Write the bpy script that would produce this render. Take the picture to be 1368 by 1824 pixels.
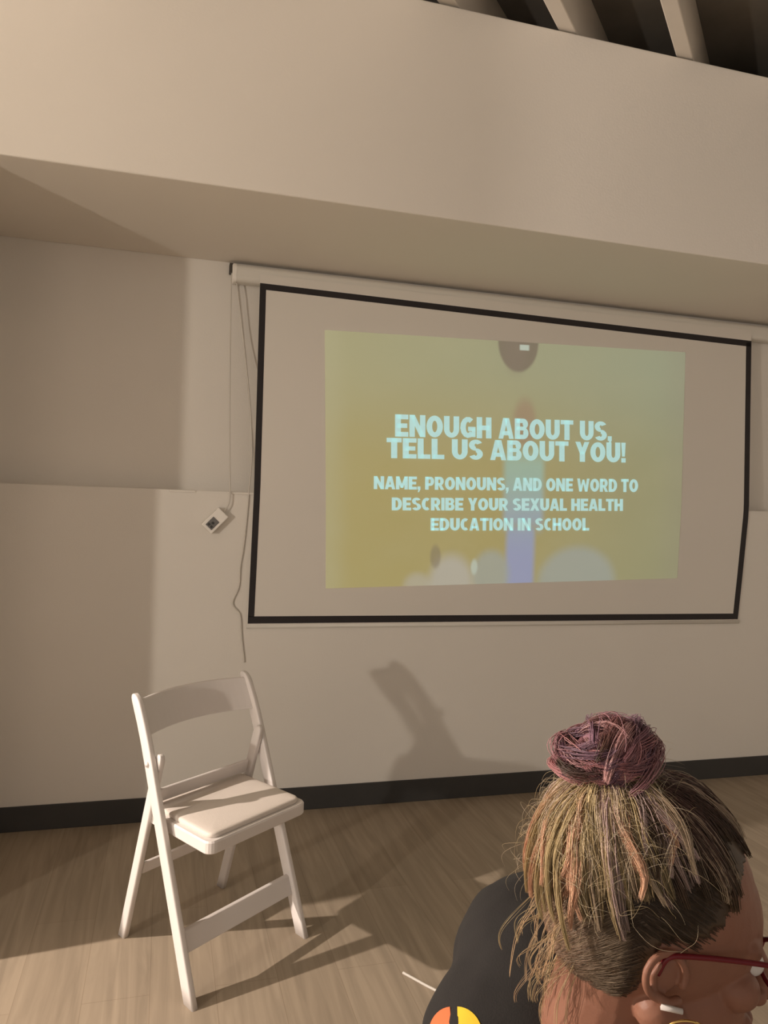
import bpy, bmesh, math, random
from mathutils import Vector, Matrix, noise
from mathutils.bvhtree import BVHTree
random.seed(7)
S = bpy.context.scene
COL = S.collection
for o in list(bpy.data.objects): bpy.data.objects.remove(o)

# ------------------------------------------------------------------ camera
cam_d = bpy.data.cameras.new('camera'); cam = bpy.data.objects.new('camera', cam_d); COL.objects.link(cam)
cam_d.sensor_fit = 'HORIZONTAL'; cam_d.sensor_width = 36.0
cam_d.lens = 36.0 * 1369.0 / 1368.0
cam_d.clip_start = 0.05
YAW, PITCH, ROLL = math.radians(15.893), math.radians(-0.335), math.radians(1.908)
fwd = Vector((math.sin(YAW)*math.cos(PITCH), math.cos(YAW)*math.cos(PITCH), math.sin(PITCH)))
r0 = Vector((math.cos(YAW), -math.sin(YAW), 0)); u0 = r0.cross(fwd)
rt = r0*math.cos(ROLL) + u0*math.sin(ROLL); up = -r0*math.sin(ROLL) + u0*math.cos(ROLL)
M = Matrix((rt, up, -fwd)).transposed().to_4x4(); M.translation = Vector((0, -3.456, 1.39))
cam.matrix_world = M
S.camera = cam

# ------------------------------------------------------------------ world, lights, exposure
S.view_settings.view_transform = 'Standard'; S.view_settings.look = 'None'
S.view_settings.gamma = 1.0; S.view_settings.use_curve_mapping = False
S.view_settings.exposure = -0.15
W = bpy.data.worlds.new('world'); S.world = W; W.use_nodes = True
W.node_tree.nodes['Background'].inputs[0].default_value = (1.0, 0.91, 0.825, 1)
WN, WL = W.node_tree.nodes, W.node_tree.links             # the dim rest of the room: lamps on the left, dark on the right
_g = WN.new('ShaderNodeTexCoord'); _s = WN.new('ShaderNodeSeparateXYZ'); WL.new(_g.outputs['Generated'], _s.inputs['Vector'])
_m = WN.new('ShaderNodeMath'); _m.operation = 'MULTIPLY_ADD'; _m.inputs[1].default_value = -0.42; _m.inputs[2].default_value = 0.58
WL.new(_s.outputs['X'], _m.inputs[0]); WL.new(_m.outputs[0], WN['Background'].inputs[1])

def lamp(name, loc, energy, color, radius):
    d = bpy.data.lights.new(name, 'POINT'); d.energy = energy; d.color = color; d.shadow_soft_size = radius
    o = bpy.data.objects.new(name, d); o.location = loc; COL.objects.link(o); return o
lamp('ceiling_lamp_light', (-3.25, -1.30, 2.45), 900, (1.0, 0.86, 0.75), 0.03)
lamp('room_lamp_light', (-3.3, -3.9, 1.36), 245, (1.0, 0.90, 0.785), 0.055)

# ------------------------------------------------------------------ node helpers
def new_mat(name):
    m = bpy.data.materials.new(name); m.use_nodes = True
    return m, m.node_tree.nodes, m.node_tree.links, m.node_tree.nodes['Principled BSDF']
def mat(name, col, rough=0.6, var=0.0, scale=12.0, metal=0.0, bump=0.0, bscale=80.0, spec=0.5, sss=0.0):
    m, N, L, P = new_mat(name)
    P.inputs['Roughness'].default_value = rough; P.inputs['Metallic'].default_value = metal
    P.inputs['Specular IOR Level'].default_value = spec
    if sss:
        P.inputs['Subsurface Weight'].default_value = sss
        P.inputs['Subsurface Radius'].default_value = (0.012, 0.005, 0.003)
    tc = N.new('ShaderNodeTexCoord')
    nz = N.new('ShaderNodeTexNoise'); nz.inputs['Scale'].default_value = scale; nz.inputs['Detail'].default_value = 4
    L.new(tc.outputs['Object'], nz.inputs['Vector'])
    mr = N.new('ShaderNodeMapRange'); mr.inputs['To Min'].default_value = 1-var; mr.inputs['To Max'].default_value = 1+var
    L.new(nz.outputs['Fac'], mr.inputs['Value'])
    vm = N.new('ShaderNodeVectorMath'); vm.operation = 'SCALE'; vm.inputs[0].default_value = col
    L.new(mr.outputs['Result'], vm.inputs['Scale']); L.new(vm.outputs['Vector'], P.inputs['Base Color'])
    if bump:
        n2 = N.new('ShaderNodeTexNoise'); n2.inputs['Scale'].default_value = bscale; n2.inputs['Detail'].default_value = 3
        L.new(tc.outputs['Object'], n2.inputs['Vector'])
        b = N.new('ShaderNodeBump'); b.inputs['Strength'].default_value = bump; b.inputs['Distance'].default_value = 0.01
        L.new(n2.outputs['Fac'], b.inputs['Height']); L.new(b.outputs['Normal'], P.inputs['Normal'])
    return m

M_WALL = mat('wall_paint', (0.74, 0.70, 0.64), 0.85, 0.04, 1.6, bump=0.05, bscale=140)
M_SOFF = mat('soffit_paint', (0.74, 0.69, 0.62), 0.85, 0.04, 1.4, bump=0.04, bscale=120)
M_BASE = mat('baseboard_vinyl', (0.040, 0.038, 0.036), 0.55, 0.15, 9)
M_BEAM = mat('joist_paint', (0.62, 0.57, 0.50), 0.8, 0.1, 5)
M_DECK = mat('ceiling_deck_dark', (0.21, 0.19, 0.165), 0.85, 0.35, 4)
M_CHAIR = mat('white_resin', (0.73, 0.68, 0.65), 0.42, 0.02, 20)
M_CUSH = mat('ivory_vinyl', (0.70, 0.63, 0.57), 0.5, 0.03, 30, bump=0.08, bscale=220)
M_FAB = mat('screen_fabric', (0.72, 0.68, 0.62), 0.8, 0.015, 3)
M_BLACK = mat('screen_black_border', (0.016, 0.012, 0.013), 0.7, 0.2, 30)
M_CASE = mat('screen_case_white', (0.70, 0.67, 0.61), 0.5, 0.02, 6)
M_BOXW = mat('white_plastic', (0.86, 0.82, 0.76), 0.4, 0.01, 20)
M_GREY = mat('grey_plastic', (0.16, 0.155, 0.15), 0.5, 0.15, 90)
M_DKBTN = mat('dark_button', (0.05, 0.048, 0.046), 0.5, 0.1, 40)
M_CORD = mat('pale_cord', (0.60, 0.56, 0.50), 0.6, 0.05, 30)
M_METAL = mat('dark_bracket_metal', (0.08, 0.07, 0.06), 0.5, 0.1, 30, metal=0.6)

def floor_material():
    m, N, L, P = new_mat('wood_plank_floor')
    tc = N.new('ShaderNodeTexCoord')
    mp = N.new('ShaderNodeMapping'); mp.inputs['Rotation'].default_value = (0, 0, math.pi/2)
    L.new(tc.outputs['Object'], mp.inputs['Vector'])
    br = N.new('ShaderNodeTexBrick'); br.offset = 0.37
    br.inputs['Scale'].default_value = 1.0; br.inputs['Brick Width'].default_value = 1.22; br.inputs['Row Height'].default_value = 0.18
    br.inputs['Mortar Size'].default_value = 0.0012; br.inputs['Mortar Smooth'].default_value = 0.6
    br.inputs['Color1'].default_value = (0.365, 0.295, 0.218, 1); br.inputs['Color2'].default_value = (0.33, 0.264, 0.193, 1)
    br.inputs['Mortar'].default_value = (0.27, 0.21, 0.15, 1)
    L.new(mp.outputs['Vector'], br.inputs['Vector'])
    mp2 = N.new('ShaderNodeMapping'); mp2.inputs['Scale'].default_value = (26, 1.6, 1)
    L.new(tc.outputs['Object'], mp2.inputs['Vector'])
    nz = N.new('ShaderNodeTexNoise'); nz.inputs['Scale'].default_value = 1.0; nz.inputs['Detail'].default_value = 6; nz.inputs['Distortion'].default_value = 1.2
    L.new(mp2.outputs['Vector'], nz.inputs['Vector'])
    mr = N.new('ShaderNodeMapRange'); mr.inputs['From Min'].default_value = 0.3; mr.inputs['From Max'].default_value = 0.75
    mr.inputs['To Min'].default_value = 0.78; mr.inputs['To Max'].default_value = 1.12
    L.new(nz.outputs['Fac'], mr.inputs['Value'])
    vm = N.new('ShaderNodeVectorMath'); vm.operation = 'SCALE'
    L.new(br.outputs['Color'], vm.inputs[0]); L.new(mr.outputs['Result'], vm.inputs['Scale'])
    L.new(vm.outputs['Vector'], P.inputs['Base Color'])
    P.inputs['Roughness'].default_value = 0.55; P.inputs['Specular IOR Level'].default_value = 0.3
    return m
M_FLOOR = floor_material()

# ------------------------------------------------------------------ mesh helpers
def link(name, me, m, parent=None, smooth=False):
    o = bpy.data.objects.new(name, me); COL.objects.link(o)
    if m is not None:
        for mm in (m if isinstance(m, (list, tuple)) else [m]): me.materials.append(mm)
    if smooth:
        for p in me.polygons: p.use_smooth = True
    if parent is not None: o.parent = parent
    return o
def obj(name, bm, m, parent=None, smooth=False, bevel=0.0, seg=2):
    bmesh.ops.recalc_face_normals(bm, faces=bm.faces)
    me = bpy.data.meshes.new(name); bm.to_mesh(me); bm.free()
    o = link(name, me, m, parent, smooth)
    if bevel:
        b = o.modifiers.new('bevel', 'BEVEL'); b.width = bevel; b.segments = seg; b.limit_method = 'ANGLE'; b.angle_limit = math.radians(40)
    return o
def box(bm, x0, x1, y0, y1, z0, z1):
    v = [bm.verts.new(p) for p in ((x0,y0,z0),(x1,y0,z0),(x1,y1,z0),(x0,y1,z0),(x0,y0,z1),(x1,y0,z1),(x1,y1,z1),(x0,y1,z1))]
    for f in ((3,2,1,0),(4,5,6,7),(0,1,5,4),(1,2,6,5),(2,3,7,6),(3,0,4,7)): bm.faces.new([v[i] for i in f])
    return v
def loft(bm, rings, cap=True):
    R = [[bm.verts.new(p) for p in r] for r in rings]; n = len(R[0])
    for a, b in zip(R, R[1:]):
        for i in range(n): bm.faces.new((a[i], a[(i+1)%n], b[(i+1)%n], b[i]))
    if cap: bm.faces.new(R[0][::-1]); bm.faces.new(R[-1])
def tube(bm, pts, rad, n=8, closed=False):
    pts = [Vector(p) for p in pts]; rings = []; prev = None
    for i, p in enumerate(pts):
        a = pts[max(i-1, 0)]; b = pts[min(i+1, len(pts)-1)]
        t = (b-a).normalized()
        if prev is None:
            h = Vector((0,0,1)) if abs(t.z) < 0.9 else Vector((1,0,0)); s = t.cross(h).normalized()
        else:
            s = (prev - t*prev.dot(t)); s = s.normalized() if s.length > 1e-6 else prev
        prev = s; q = t.cross(s); r = rad[i] if isinstance(rad, (list, tuple)) else rad
        rings.append([p + (s*math.cos(k*2*math.pi/n) + q*math.sin(k*2*math.pi/n))*r for k in range(n)])
    loft(bm, rings)
def smooth_pts(pts, sub=6):
    pts = [Vector(p) for p in pts]; out = []
    for i in range(len(pts)-1):
        p0 = pts[max(i-1,0)]; p1 = pts[i]; p2 = pts[i+1]; p3 = pts[min(i+2, len(pts)-1)]
        for k in range(sub):
            t = k/sub
            out.append(0.5*((2*p1) + (p2-p0)*t + (2*p0-5*p1+4*p2-p3)*t*t + (3*p1-p0-3*p2+p3)*t**3))
    out.append(pts[-1]); return out
def structure(name, bm, m, bevel=0.0):
    o = obj(name, bm, m, None, False, bevel); o['kind'] = 'structure'; return o
def tag(o, label, cat, group=None):
    o['label'] = label; o['category'] = cat
    if group: o['group'] = group
    return o
def empty(name, loc, rz=0.0):
    o = bpy.data.objects.new(name, None); COL.objects.link(o); o.location = loc; o.rotation_euler = (0,0,rz); o.empty_display_size = 0.1; return o

# ------------------------------------------------------------------ the room
bm = bmesh.new(); box(bm, -7, 7, -7.5, 0.3, -0.05, 0.0); structure('floor', bm, M_FLOOR)
# back wall: the lower half stands 12 cm proud of the upper half, leaving a ledge
bm = bmesh.new()
box(bm, -1.02, 4.1, 0.12, 0.30, 1.437, 3.53); structure('wall_back', bm, M_WALL)
bm = bmesh.new(); box(bm, -1.02, 4.1, 0.0, 0.30, 0.0, 1.437); structure('wall_back', bm, M_WALL)
bm = bmesh.new(); box(bm, 4.0, 4.1, -5.0, 0.0, 0, 3.53); structure('added_wall_right', bm, M_WALL)  # unseen wall, added to cut the ambient light on the right
bm = bmesh.new(); box(bm, -0.875, 4.0, -0.735, 0.12, 2.48, 3.272); structure('soffit', bm, M_SOFF, 0.006).name = 'ceiling_soffit'
bm = bmesh.new(); box(bm, -0.875, 4.0, -0.008, 0.0, 0.0, 0.104); structure('baseboard_back', bm, M_BASE, 0.002)
bm = bmesh.new(); box(bm, -1.02, -0.875, -1.005, 0.30, 0, 3.28); structure('wall_left', bm, M_WALL)
bm = bmesh.new(); box(bm, -1.82, -1.38, -3.66, -3.22, 0, 3.27); structure('added_light_blocker', bm, M_WALL, 0.01)  # unseen block, added to keep the room lamp off the seated person
bm = bmesh.new(); box(bm, -7, 7, -7.5, 0.3, 3.53, 3.6); structure('ceiling', bm, M_DECK)
# worn edges of the ledge
bm = bmesh.new(); box(bm, 0.015, 0.125, -0.007, 0.0, 1.428, 1.437); structure('trim_1', bm, M_WALL, 0.002)
bm = bmesh.new(); box(bm, 0.262, 0.43, -0.007, 0.0, 1.427, 1.437); structure('trim_2', bm, M_WALL, 0.002)
# joists laid at 45 degrees over the soffit
k = 0
for c in (1.163-0.7272, 1.163, 1.515-0.0, 1.896, 2.26, 2.62):
    bm = bmesh.new(); d = Vector((1,1,0)).normalized(); nrm = Vector((1,-1,0)).normalized()
    w = 0.060
    ring = lambda t: [d*t + nrm*(c) + Vector((0,0,3.282)), d*t + nrm*(c+w) + Vector((0,0,3.282)), d*t + nrm*(c+w) + Vector((0,0,3.53)), d*t + nrm*c + Vector((0,0,3.53))]
    loft(bm, [ring(-6.0), ring(2.2)])
    k += 1
    structure('ceiling_joist', bm, M_BEAM, 0.004)

# ------------------------------------------------------------------ projection screen
def yscr(z): return -0.010 if z < 1.437 else -0.010 + (z-1.437)/0.93*0.045
def lerp_tab(tab, z):
    for (z0, x0), (z1, x1) in zip(tab, tab[1:]):
        if z <= z1: return x0 + (x1-x0)*(z-z0)/(z1-z0)
    return tab[-1][1]
XL = [(0.854,0.368),(1.437,0.377),(2.40,0.379)]; XR = [(0.854,2.976),(1.10,2.997),(1.437,3.023),(2.40,3.039)]
def scr_pt(u, z, off=0.0):
    a = lerp_tab(XL, z); b = lerp_tab(XR, z); return Vector((a + (b-a)*u, yscr(z)-off, z))
screen = empty('projection_screen', (1.7, 0.06, 0.835))
tag(screen, 'pull-down projection screen with black border hanging from white case on the wall', 'projection screen')
SO = Vector(screen.location)
def sheet(name, u0, u1, z0, z1, off, th, m, nz=14, nu=2, zf0=None):
    bm = bmesh.new()
    zs = [z0 + (z1-z0)*i/nz for i in range(nz+1)]
    rows = []
    for side in (0, 1):
        rr = []
        for z in zs: rr.append([bm.verts.new(scr_pt(u0(z) + (u1(z)-u0(z))*j/nu, z, off + (th if side == 0 else 0)) - SO) for j in range(nu+1)])
        rows.append(rr)
    F, B = rows
    for i in range(nz):
        for j in range(nu):
            bm.faces.new((F[i][j], F[i][j+1], F[i+1][j+1], F[i+1][j])); bm.faces.new((B[i+1][j], B[i+1][j+1], B[i][j+1], B[i][j]))
        bm.faces.new((F[i+1][0], B[i+1][0], B[i][0], F[i][0])); bm.faces.new((F[i][nu], B[i][nu], B[i+1][nu], F[i+1][nu]))
    for j in range(nu):
        bm.faces.new((F[0][j+1], F[0][j], B[0][j], B[0][j+1])); bm.faces.new((F[nz][j], F[nz][j+1], B[nz][j+1], B[nz][j]))
    return obj(name, bm, m, screen)
WB = 0.0105
sheet('screen_fabric', lambda z: 0.0, lambda z: 1.0, 0.845, 2.42, 0.0, 0.0015, M_FAB, 24)
bd = sheet('side_border', lambda z: 0.0, lambda z: WB, 0.884, 2.352, 0.0015, 0.001, M_BLACK, 20)
bd = sheet('side_border', lambda z: 1-0.0125, lambda z: 1.0, 0.884, 2.352, 0.0015, 0.001, M_BLACK, 20)
def hstrip(name, zl0, zl1, zr0, zr1, m, off=0.0015, th=0.001):
    bm = bmesh.new(); n = 12; F = []
    for i in range(n+1):
        u = i/n; a = zl0+(zr0-zl0)*u; b = zl1+(zr1-zl1)*u
        q = [scr_pt(u, a, off+th), scr_pt(u, b, off+th), scr_pt(u, b, off), scr_pt(u, a, off)]
        F.append([p - SO for p in q])
    loft(bm, F); return obj(name, bm, m, screen)
hstrip('bottom_border', 0.854, 0.886, 0.853, 0.884, M_BLACK)
hstrip('top_border', 2.352, 2.380, 2.330, 2.362, M_BLACK)
# weighted bar in the bottom hem
bm = bmesh.new()
tube(bm, [Vector((0.365, -0.006, 0.842))-SO, Vector((2.985, -0.006, 0.840))-SO], 0.011, 12)
obj('bottom_bar', bm, M_CASE, screen, True)
# roller case
bm = bmesh.new()
prof = []
for cx, cz, a0 in ((0.110-0.012, 2.462-0.012, 0), (0.040+0.028, 2.462-0.028, 90), (0.040+0.022, 2.380+0.022, 180), (0.110-0.012, 2.380+0.012, 270)):
    r = {0:0.012, 90:0.028, 180:0.022, 270:0.012}[a0]
    for i in range(6):
        a = math.radians(a0 + 90*i/5); prof.append((cx + r*math.cos(a), cz + r*math.sin(a)))
loft(bm, [[Vector((x, y, z + (0.0 if x < 1 else -0.004)))-SO for y, z in prof] for x in (0.268, 3.32)])
case = obj('roller_case', bm, M_CASE, screen)
bm = bmesh.new(); loft(bm, [[Vector((x, 0.075+(y-0.075)*s, 2.42+(z-2.42)*s))-SO for y, z in prof] for x, s in ((0.258, 0.9), (0.262, 1.04), (0.275, 1.04))])
obj('end_cap', bm, M_BOXW, case)
bm = bmesh.new(); box(bm, 0.246-SO.x, 0.262-SO.x, 0.075-SO.y, 0.118-SO.y, 2.425-SO.z, 2.468-SO.z); obj('wall_bracket', bm, M_METAL, case, bevel=0.002)
bm = bmesh.new(); box(bm, 3.315-SO.x, 3.331-SO.x, 0.075-SO.y, 0.118-SO.y, 2.425-SO.z, 2.468-SO.z); obj('wall_bracket', bm, M_METAL, case, bevel=0.002)

# ---- the picture thrown on the screen
def slide_pt(u, v, off=0.004):                       # v from the top
    TL, TR, BR, BL = (0.679,2.195), (2.617,2.262), (2.586,1.071), (0.716,1.012)
    x = (TL[0]*(1-u)+TR[0]*u)*(1-v) + (BL[0]*(1-u)+BR[0]*u)*v
    z = (TL[1]*(1-u)+TR[1]*u)*(1-v) + (BL[1]*(1-u)+BR[1]*u)*v
    return Vector((x, yscr(z)-off, z)) - SO
def slide_material():
    m, N, L, P = new_mat('projected_picture')
    uv = N.new('ShaderNodeUVMap'); sep = N.new('ShaderNodeSeparateXYZ'); L.new(uv.outputs['UV'], sep.inputs['Vector'])
    U, V = sep.outputs['X'], sep.outputs['Y']
    def mth(op, a, b=None, c=None):
        n = N.new('ShaderNodeMath'); n.operation = op
        for i, q in enumerate((a, b, c)):
            if q is None: continue
            if isinstance(q, (int, float)): n.inputs[i].default_value = q
            else: L.new(q, n.inputs[i])
        return n.outputs[0]
    def sm(x, a, b):
        n = N.new('ShaderNodeMapRange'); n.interpolation_type = 'SMOOTHSTEP'; n.inputs['From Min'].default_value = a; n.inputs['From Max'].default_value = b
        L.new(x, n.inputs['Value']); return n.outputs['Result']
    def mixc(f, a, b):
        n = N.new('ShaderNodeMix'); n.data_type = 'RGBA'; n.clamp_factor = True
        if isinstance(f, (int, float)): n.inputs[0].default_value = f
        else: L.new(f, n.inputs[0])
        for i, q in ((6, a), (7, b)):
            if isinstance(q, tuple): n.inputs[i].default_value = (*q, 1)
            else: L.new(q, n.inputs[i])
        return n.outputs[2]
    def ell(cu, cv, ru, rv, soft):
        a = mth('DIVIDE', mth('SUBTRACT', U, cu), ru); b = mth('DIVIDE', mth('SUBTRACT', V, cv), rv)
        d = mth('SQRT', mth('ADD', mth('MULTIPLY', a, a), mth('MULTIPLY', b, b)))
        return mth('SUBTRACT', 1.0, sm(d, 1-soft, 1+soft))
    def band(cu, hw, soft): return mth('SUBTRACT', 1.0, sm(mth('ABSOLUTE', mth('SUBTRACT', U, cu)), hw-soft, hw+soft))
    wob = N.new('ShaderNodeTexNoise'); wob.inputs['Scale'].default_value = 5; L.new(uv.outputs['UV'], wob.inputs['Vector'])
    top = mixc(U, SL['tl'], SL['tr']); mid = mixc(sm(U, 0.35, 1.0), SL['ml'], SL['mr'])
    c = mixc(sm(V, 0.05, 0.62), top, mid)
    c = mixc(mth('MULTIPLY', mth('SUBTRACT', 1.0, sm(U, 0.0, 0.07)), 0.45), c, SL['edge'])
    c = mixc(mth('MULTIPLY', sm(U, 0.90, 1.0), 0.35), c, SL['edge2'])
    c = mixc(mth('MULTIPLY', sm(wob.outputs['Fac'], 0.35, 0.7), 0.12), c, SL['edge'])
    # dark drop hanging from the top edge, with a window glint
    c = mixc(mth('MULTIPLY', ell(0.502, 0.0, 0.056, 0.125, 0.08), 0.92), c, SL['drop'])
    c = mixc(mth('MULTIPLY', ell(0.495, 0.03, 0.03, 0.10, 0.5), 0.35), c, SL['drop2'])
    glint = mth('MULTIPLY', band(0.519, 0.013, 0.003), mth('SUBTRACT', 1.0, sm(mth('ABSOLUTE', mth('SUBTRACT', V, 0.022)), 0.009, 0.014)))
    c = mixc(glint, c, SL['glint'])
    # pinkish tip
    c = mixc(mth('MULTIPLY', ell(0.522, 0.34, 0.032, 0.10, 0.35), 0.8), c, SL['tip'])
    # blue-green stripe
    col = mixc(sm(V, 0.50, 0.92), SL['col1'], SL['col2'])
    w1 = mth('MULTIPLY', band(0.522, 0.056, 0.012), mth('MULTIPLY', sm(V, 0.42, 0.52), mth('SUBTRACT', 1.0, sm(V, 0.72, 0.82))))
    w2 = mth('MULTIPLY', band(0.516, 0.040, 0.010), sm(V, 0.72, 0.80))
    c = mixc(mth('MULTIPLY', mth('MAXIMUM', w1, w2), 0.85), c, col)
    # pale shapes along the bottom
    c = mixc(mth('MULTIPLY', ell(0.685, 1.01, 0.115, 0.155, 0.18), 0.8), c, SL['pale'])
    c = mixc(mth('MULTIPLY', ell(0.435, 0.965, 0.052, 0.10, 0.25), 0.75), c, SL['pale'])
    c = mixc(mth('MULTIPLY', ell(0.325, 1.0, 0.060, 0.12, 0.3), 0.85), c, SL['pale2'])
    c = mixc(mth('MULTIPLY', ell(0.235, 1.0, 0.035, 0.05, 0.4), 0.6), c, SL['pale2'])
    c = mixc(mth('MULTIPLY', ell(0.282, 0.885, 0.014, 0.045, 0.3), 0.55), c, SL['drop'])
    c = mixc(mth('MULTIPLY', ell(0.388, 0.93, 0.009, 0.03, 0.4), 0.8), c, SL['glint'])
    P.inputs['Base Color'].default_value = (0.30, 0.29, 0.26, 1); P.inputs['Roughness'].default_value = 0.8
    P.inputs['Specular IOR Level'].default_value = 0.1
    L.new(c, P.inputs['Emission Color']); P.inputs['Emission Strength'].default_value = 1.0
    return m
SL = dict(tl=(0.255,0.245,0.115), tr=(0.20,0.235,0.15), ml=(0.26,0.215,0.052), mr=(0.195,0.20,0.095), edge=(0.30,0.29,0.16), edge2=(0.17,0.165,0.11),
          drop=(0.085,0.065,0.045), drop2=(0.12,0.085,0.07), glint=(0.36,0.43,0.36), tip=(0.215,0.135,0.075), col1=(0.20,0.36,0.29), col2=(0.17,0.22,0.42),
          pale=(0.22,0.26,0.24), pale2=(0.32,0.31,0.27))
def patch_mesh(name, nu=24, nv=24):
    me = bpy.data.meshes.new(name); vs = []; fs = []; uvs = []
    for i in range(nv+1):
        for j in range(nu+1): vs.append(slide_pt(j/nu, i/nv)); uvs.append((j/nu, i/nv))
    for i in range(nv):
        for j in range(nu):
            a = i*(nu+1)+j; fs.append((a, a+nu+1, a+nu+2, a+1))
    me.from_pydata(vs, [], fs); lay = me.uv_layers.new(name='UVMap')
    for l in me.loops: lay.data[l.index].uv = uvs[l.vertex_index]
    return me
slide = link('projected_slide', patch_mesh('projected_slide'), slide_material(), screen)
slide['label'] = 'projected olive yellow slide with pale blue lettering'
M_TXT, _n, _l, _p = new_mat('projected_lettering')
_p.inputs['Base Color'].default_value = (0.4, 0.42, 0.42, 1); _p.inputs['Roughness'].default_value = 0.8
_p.inputs['Emission Strength'].default_value = 1.0
_nz = _n.new('ShaderNodeTexNoise'); _nz.inputs['Scale'].default_value = 60
_tc = _n.new('ShaderNodeTexCoord'); _l.new(_tc.outputs['Object'], _nz.inputs['Vector'])
_mx = _n.new('ShaderNodeMix'); _mx.data_type = 'RGBA'; _mx.inputs[6].default_value = (0.33, 0.60, 0.57, 1); _mx.inputs[7].default_value = (0.27, 0.52, 0.51, 1)
_l.new(_nz.outputs['Fac'], _mx.inputs[0]); _l.new(_mx.outputs[2], _p.inputs['Emission Color'])
TH_ = 0.325                                            # stroke of the heavy block capitals, cap height 1
def _r(x0, y0, x1, y1): return [[(x0,y0),(x1,y0),(x1,y1),(x0,y1)]]
def _arc(cx, cy, rx, ry, a0, a1, tx=TH_, ty=0.235, n=10):
    out = []
    for i in range(n):
        p, q = math.radians(a0+(a1-a0)*i/n), math.radians(a0+(a1-a0)*(i+1)/n)
        out.append([(cx+rx*math.cos(p), cy+ry*math.sin(p)), (cx+rx*math.cos(q), cy+ry*math.sin(q)),
                    (cx+(rx-tx)*math.cos(q), cy+(ry-ty)*math.sin(q)), (cx+(rx-tx)*math.cos(p), cy+(ry-ty)*math.sin(p))])
    return out
T = TH_; H = 0.215
GLYPH = {
 'A': (0.92, [[(0,0),(0.28,0),(0.56,1),(0.28,1)], [(0.92,0),(0.64,0),(0.36,1),(0.64,1)]] + _r(0.22,0.17,0.70,0.37)),
 'B': (0.84, _r(0,0,T,1) + _r(0.1,0,0.55,H) + _r(0.1,1-H,0.53,1) + _r(0.1,0.42,0.55,0.61) + _arc(0.54,0.285,0.30,0.285,-90,90,T,0.2) + _arc(0.52,0.74,0.29,0.26,-90,90,T,0.19)),
 'C': (0.76, _arc(0.44,0.5,0.44,0.5,55,305)),
 'D': (0.88, _r(0,0,T,1) + _r(0.1,0,0.42,H) + _r(0.1,1-H,0.42,1) + _arc(0.40,0.5,0.48,0.5,-90,90,T,H)),
 'E': (0.74, _r(0,0,T,1) + _r(0.1,0,0.74,H) + _r(0.1,1-H,0.74,1) + _r(0.1,0.395,0.68,0.6)),
 'G': (0.90, _arc(0.46,0.5,0.46,0.5,50,320) + _r(0.46,0.33,0.90,0.53) + _r(0.66,0.05,0.90,0.45)),
 'H': (0.88, _r(0,0,T,1) + _r(0.88-T,0,0.88,1) + _r(0.1,0.385,0.78,0.61)),
 'I': (0.29, _r(0,0,0.29,1)),
 'L': (0.70, _r(0,0,T,1) + _r(0.1,0,0.70,H)),
 'M': (1.06, _r(0,0,T-0.02,1) + _r(1.06-T+0.02,0,1.06,1) + [[(0,1),(0.30,1),(0.66,0.12),(0.42,0.12)], [(1.06,1),(0.76,1),(0.40,0.12),(0.64,0.12)]]),
 'N': (0.90, _r(0,0,T-0.02,1) + _r(0.90-T+0.02,0,0.90,1) + [[(0,1),(0.30,1),(0.90,0),(0.60,0)]]),
 'O': (0.94, _arc(0.47,0.5,0.47,0.5,0,360,T,0.235,26)),
 'P': (0.82, _r(0,0,T,1) + _r(0.1,1-H,0.50,1) + _r(0.1,0.30,0.50,0.50) + _arc(0.49,0.65,0.33,0.35,-90,90,T,0.21)),
 'R': (0.86, _r(0,0,T,1) + _r(0.1,1-H,0.50,1) + _r(0.1,0.34,0.50,0.53) + _arc(0.49,0.67,0.33,0.33,-90,90,T,0.2) + [[(0.32,0.4),(0.60,0.4),(0.86,0),(0.55,0)]]),
 'S': (0.80, _arc(0.40,0.725,0.39,0.275,25,270,T,0.2,14) + _arc(0.40,0.285,0.40,0.285,90,-155,T,0.2,14)),
 'T': (0.80, _r(0,1-H,0.80,1) + _r(0.40-T/2,0,0.40+T/2,1)),
 'U': (0.88, _r(0,0.38,T,1) + _r(0.88-T,0.38,0.88,1) + _arc(0.44,0.40,0.44,0.40,180,360,T,0.225,14)),
 'W': (1.26, [[(0,1),(0.27,1),(0.47,0),(0.21,0)], [(0.21,0),(0.47,0),(0.72,0.92),(0.54,0.92)], [(0.79,0),(1.05,0),(0.72,0.92),(0.54,0.92)], [(1.26,1),(0.99,1),(0.79,0),(1.05,0)]]),
 'X': (0.90, [[(0,0),(0.31,0),(0.90,1),(0.59,1)], [(0.90,0),(0.59,0),(0,1),(0.31,1)]]),
 'Y': (0.86, _r(0.43-T/2,0,0.43+T/2,0.5) + [[(0,1),(0.30,1),(0.56,0.42),(0.30,0.36)], [(0.86,1),(0.56,1),(0.30,0.42),(0.56,0.36)]]),
 ',': (0.26, _r(0,0,0.26,0.24) + [[(0.10,0.02),(0.26,0.02),(0.14,-0.20),(0.02,-0.20)]]),
 '!': (0.28, _r(0,0,0.28,0.22) + [[(0.05,0.30),(0.23,0.30),(0.28,1),(0,1)]]),
 ' ': (0.30, []),
}
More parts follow.
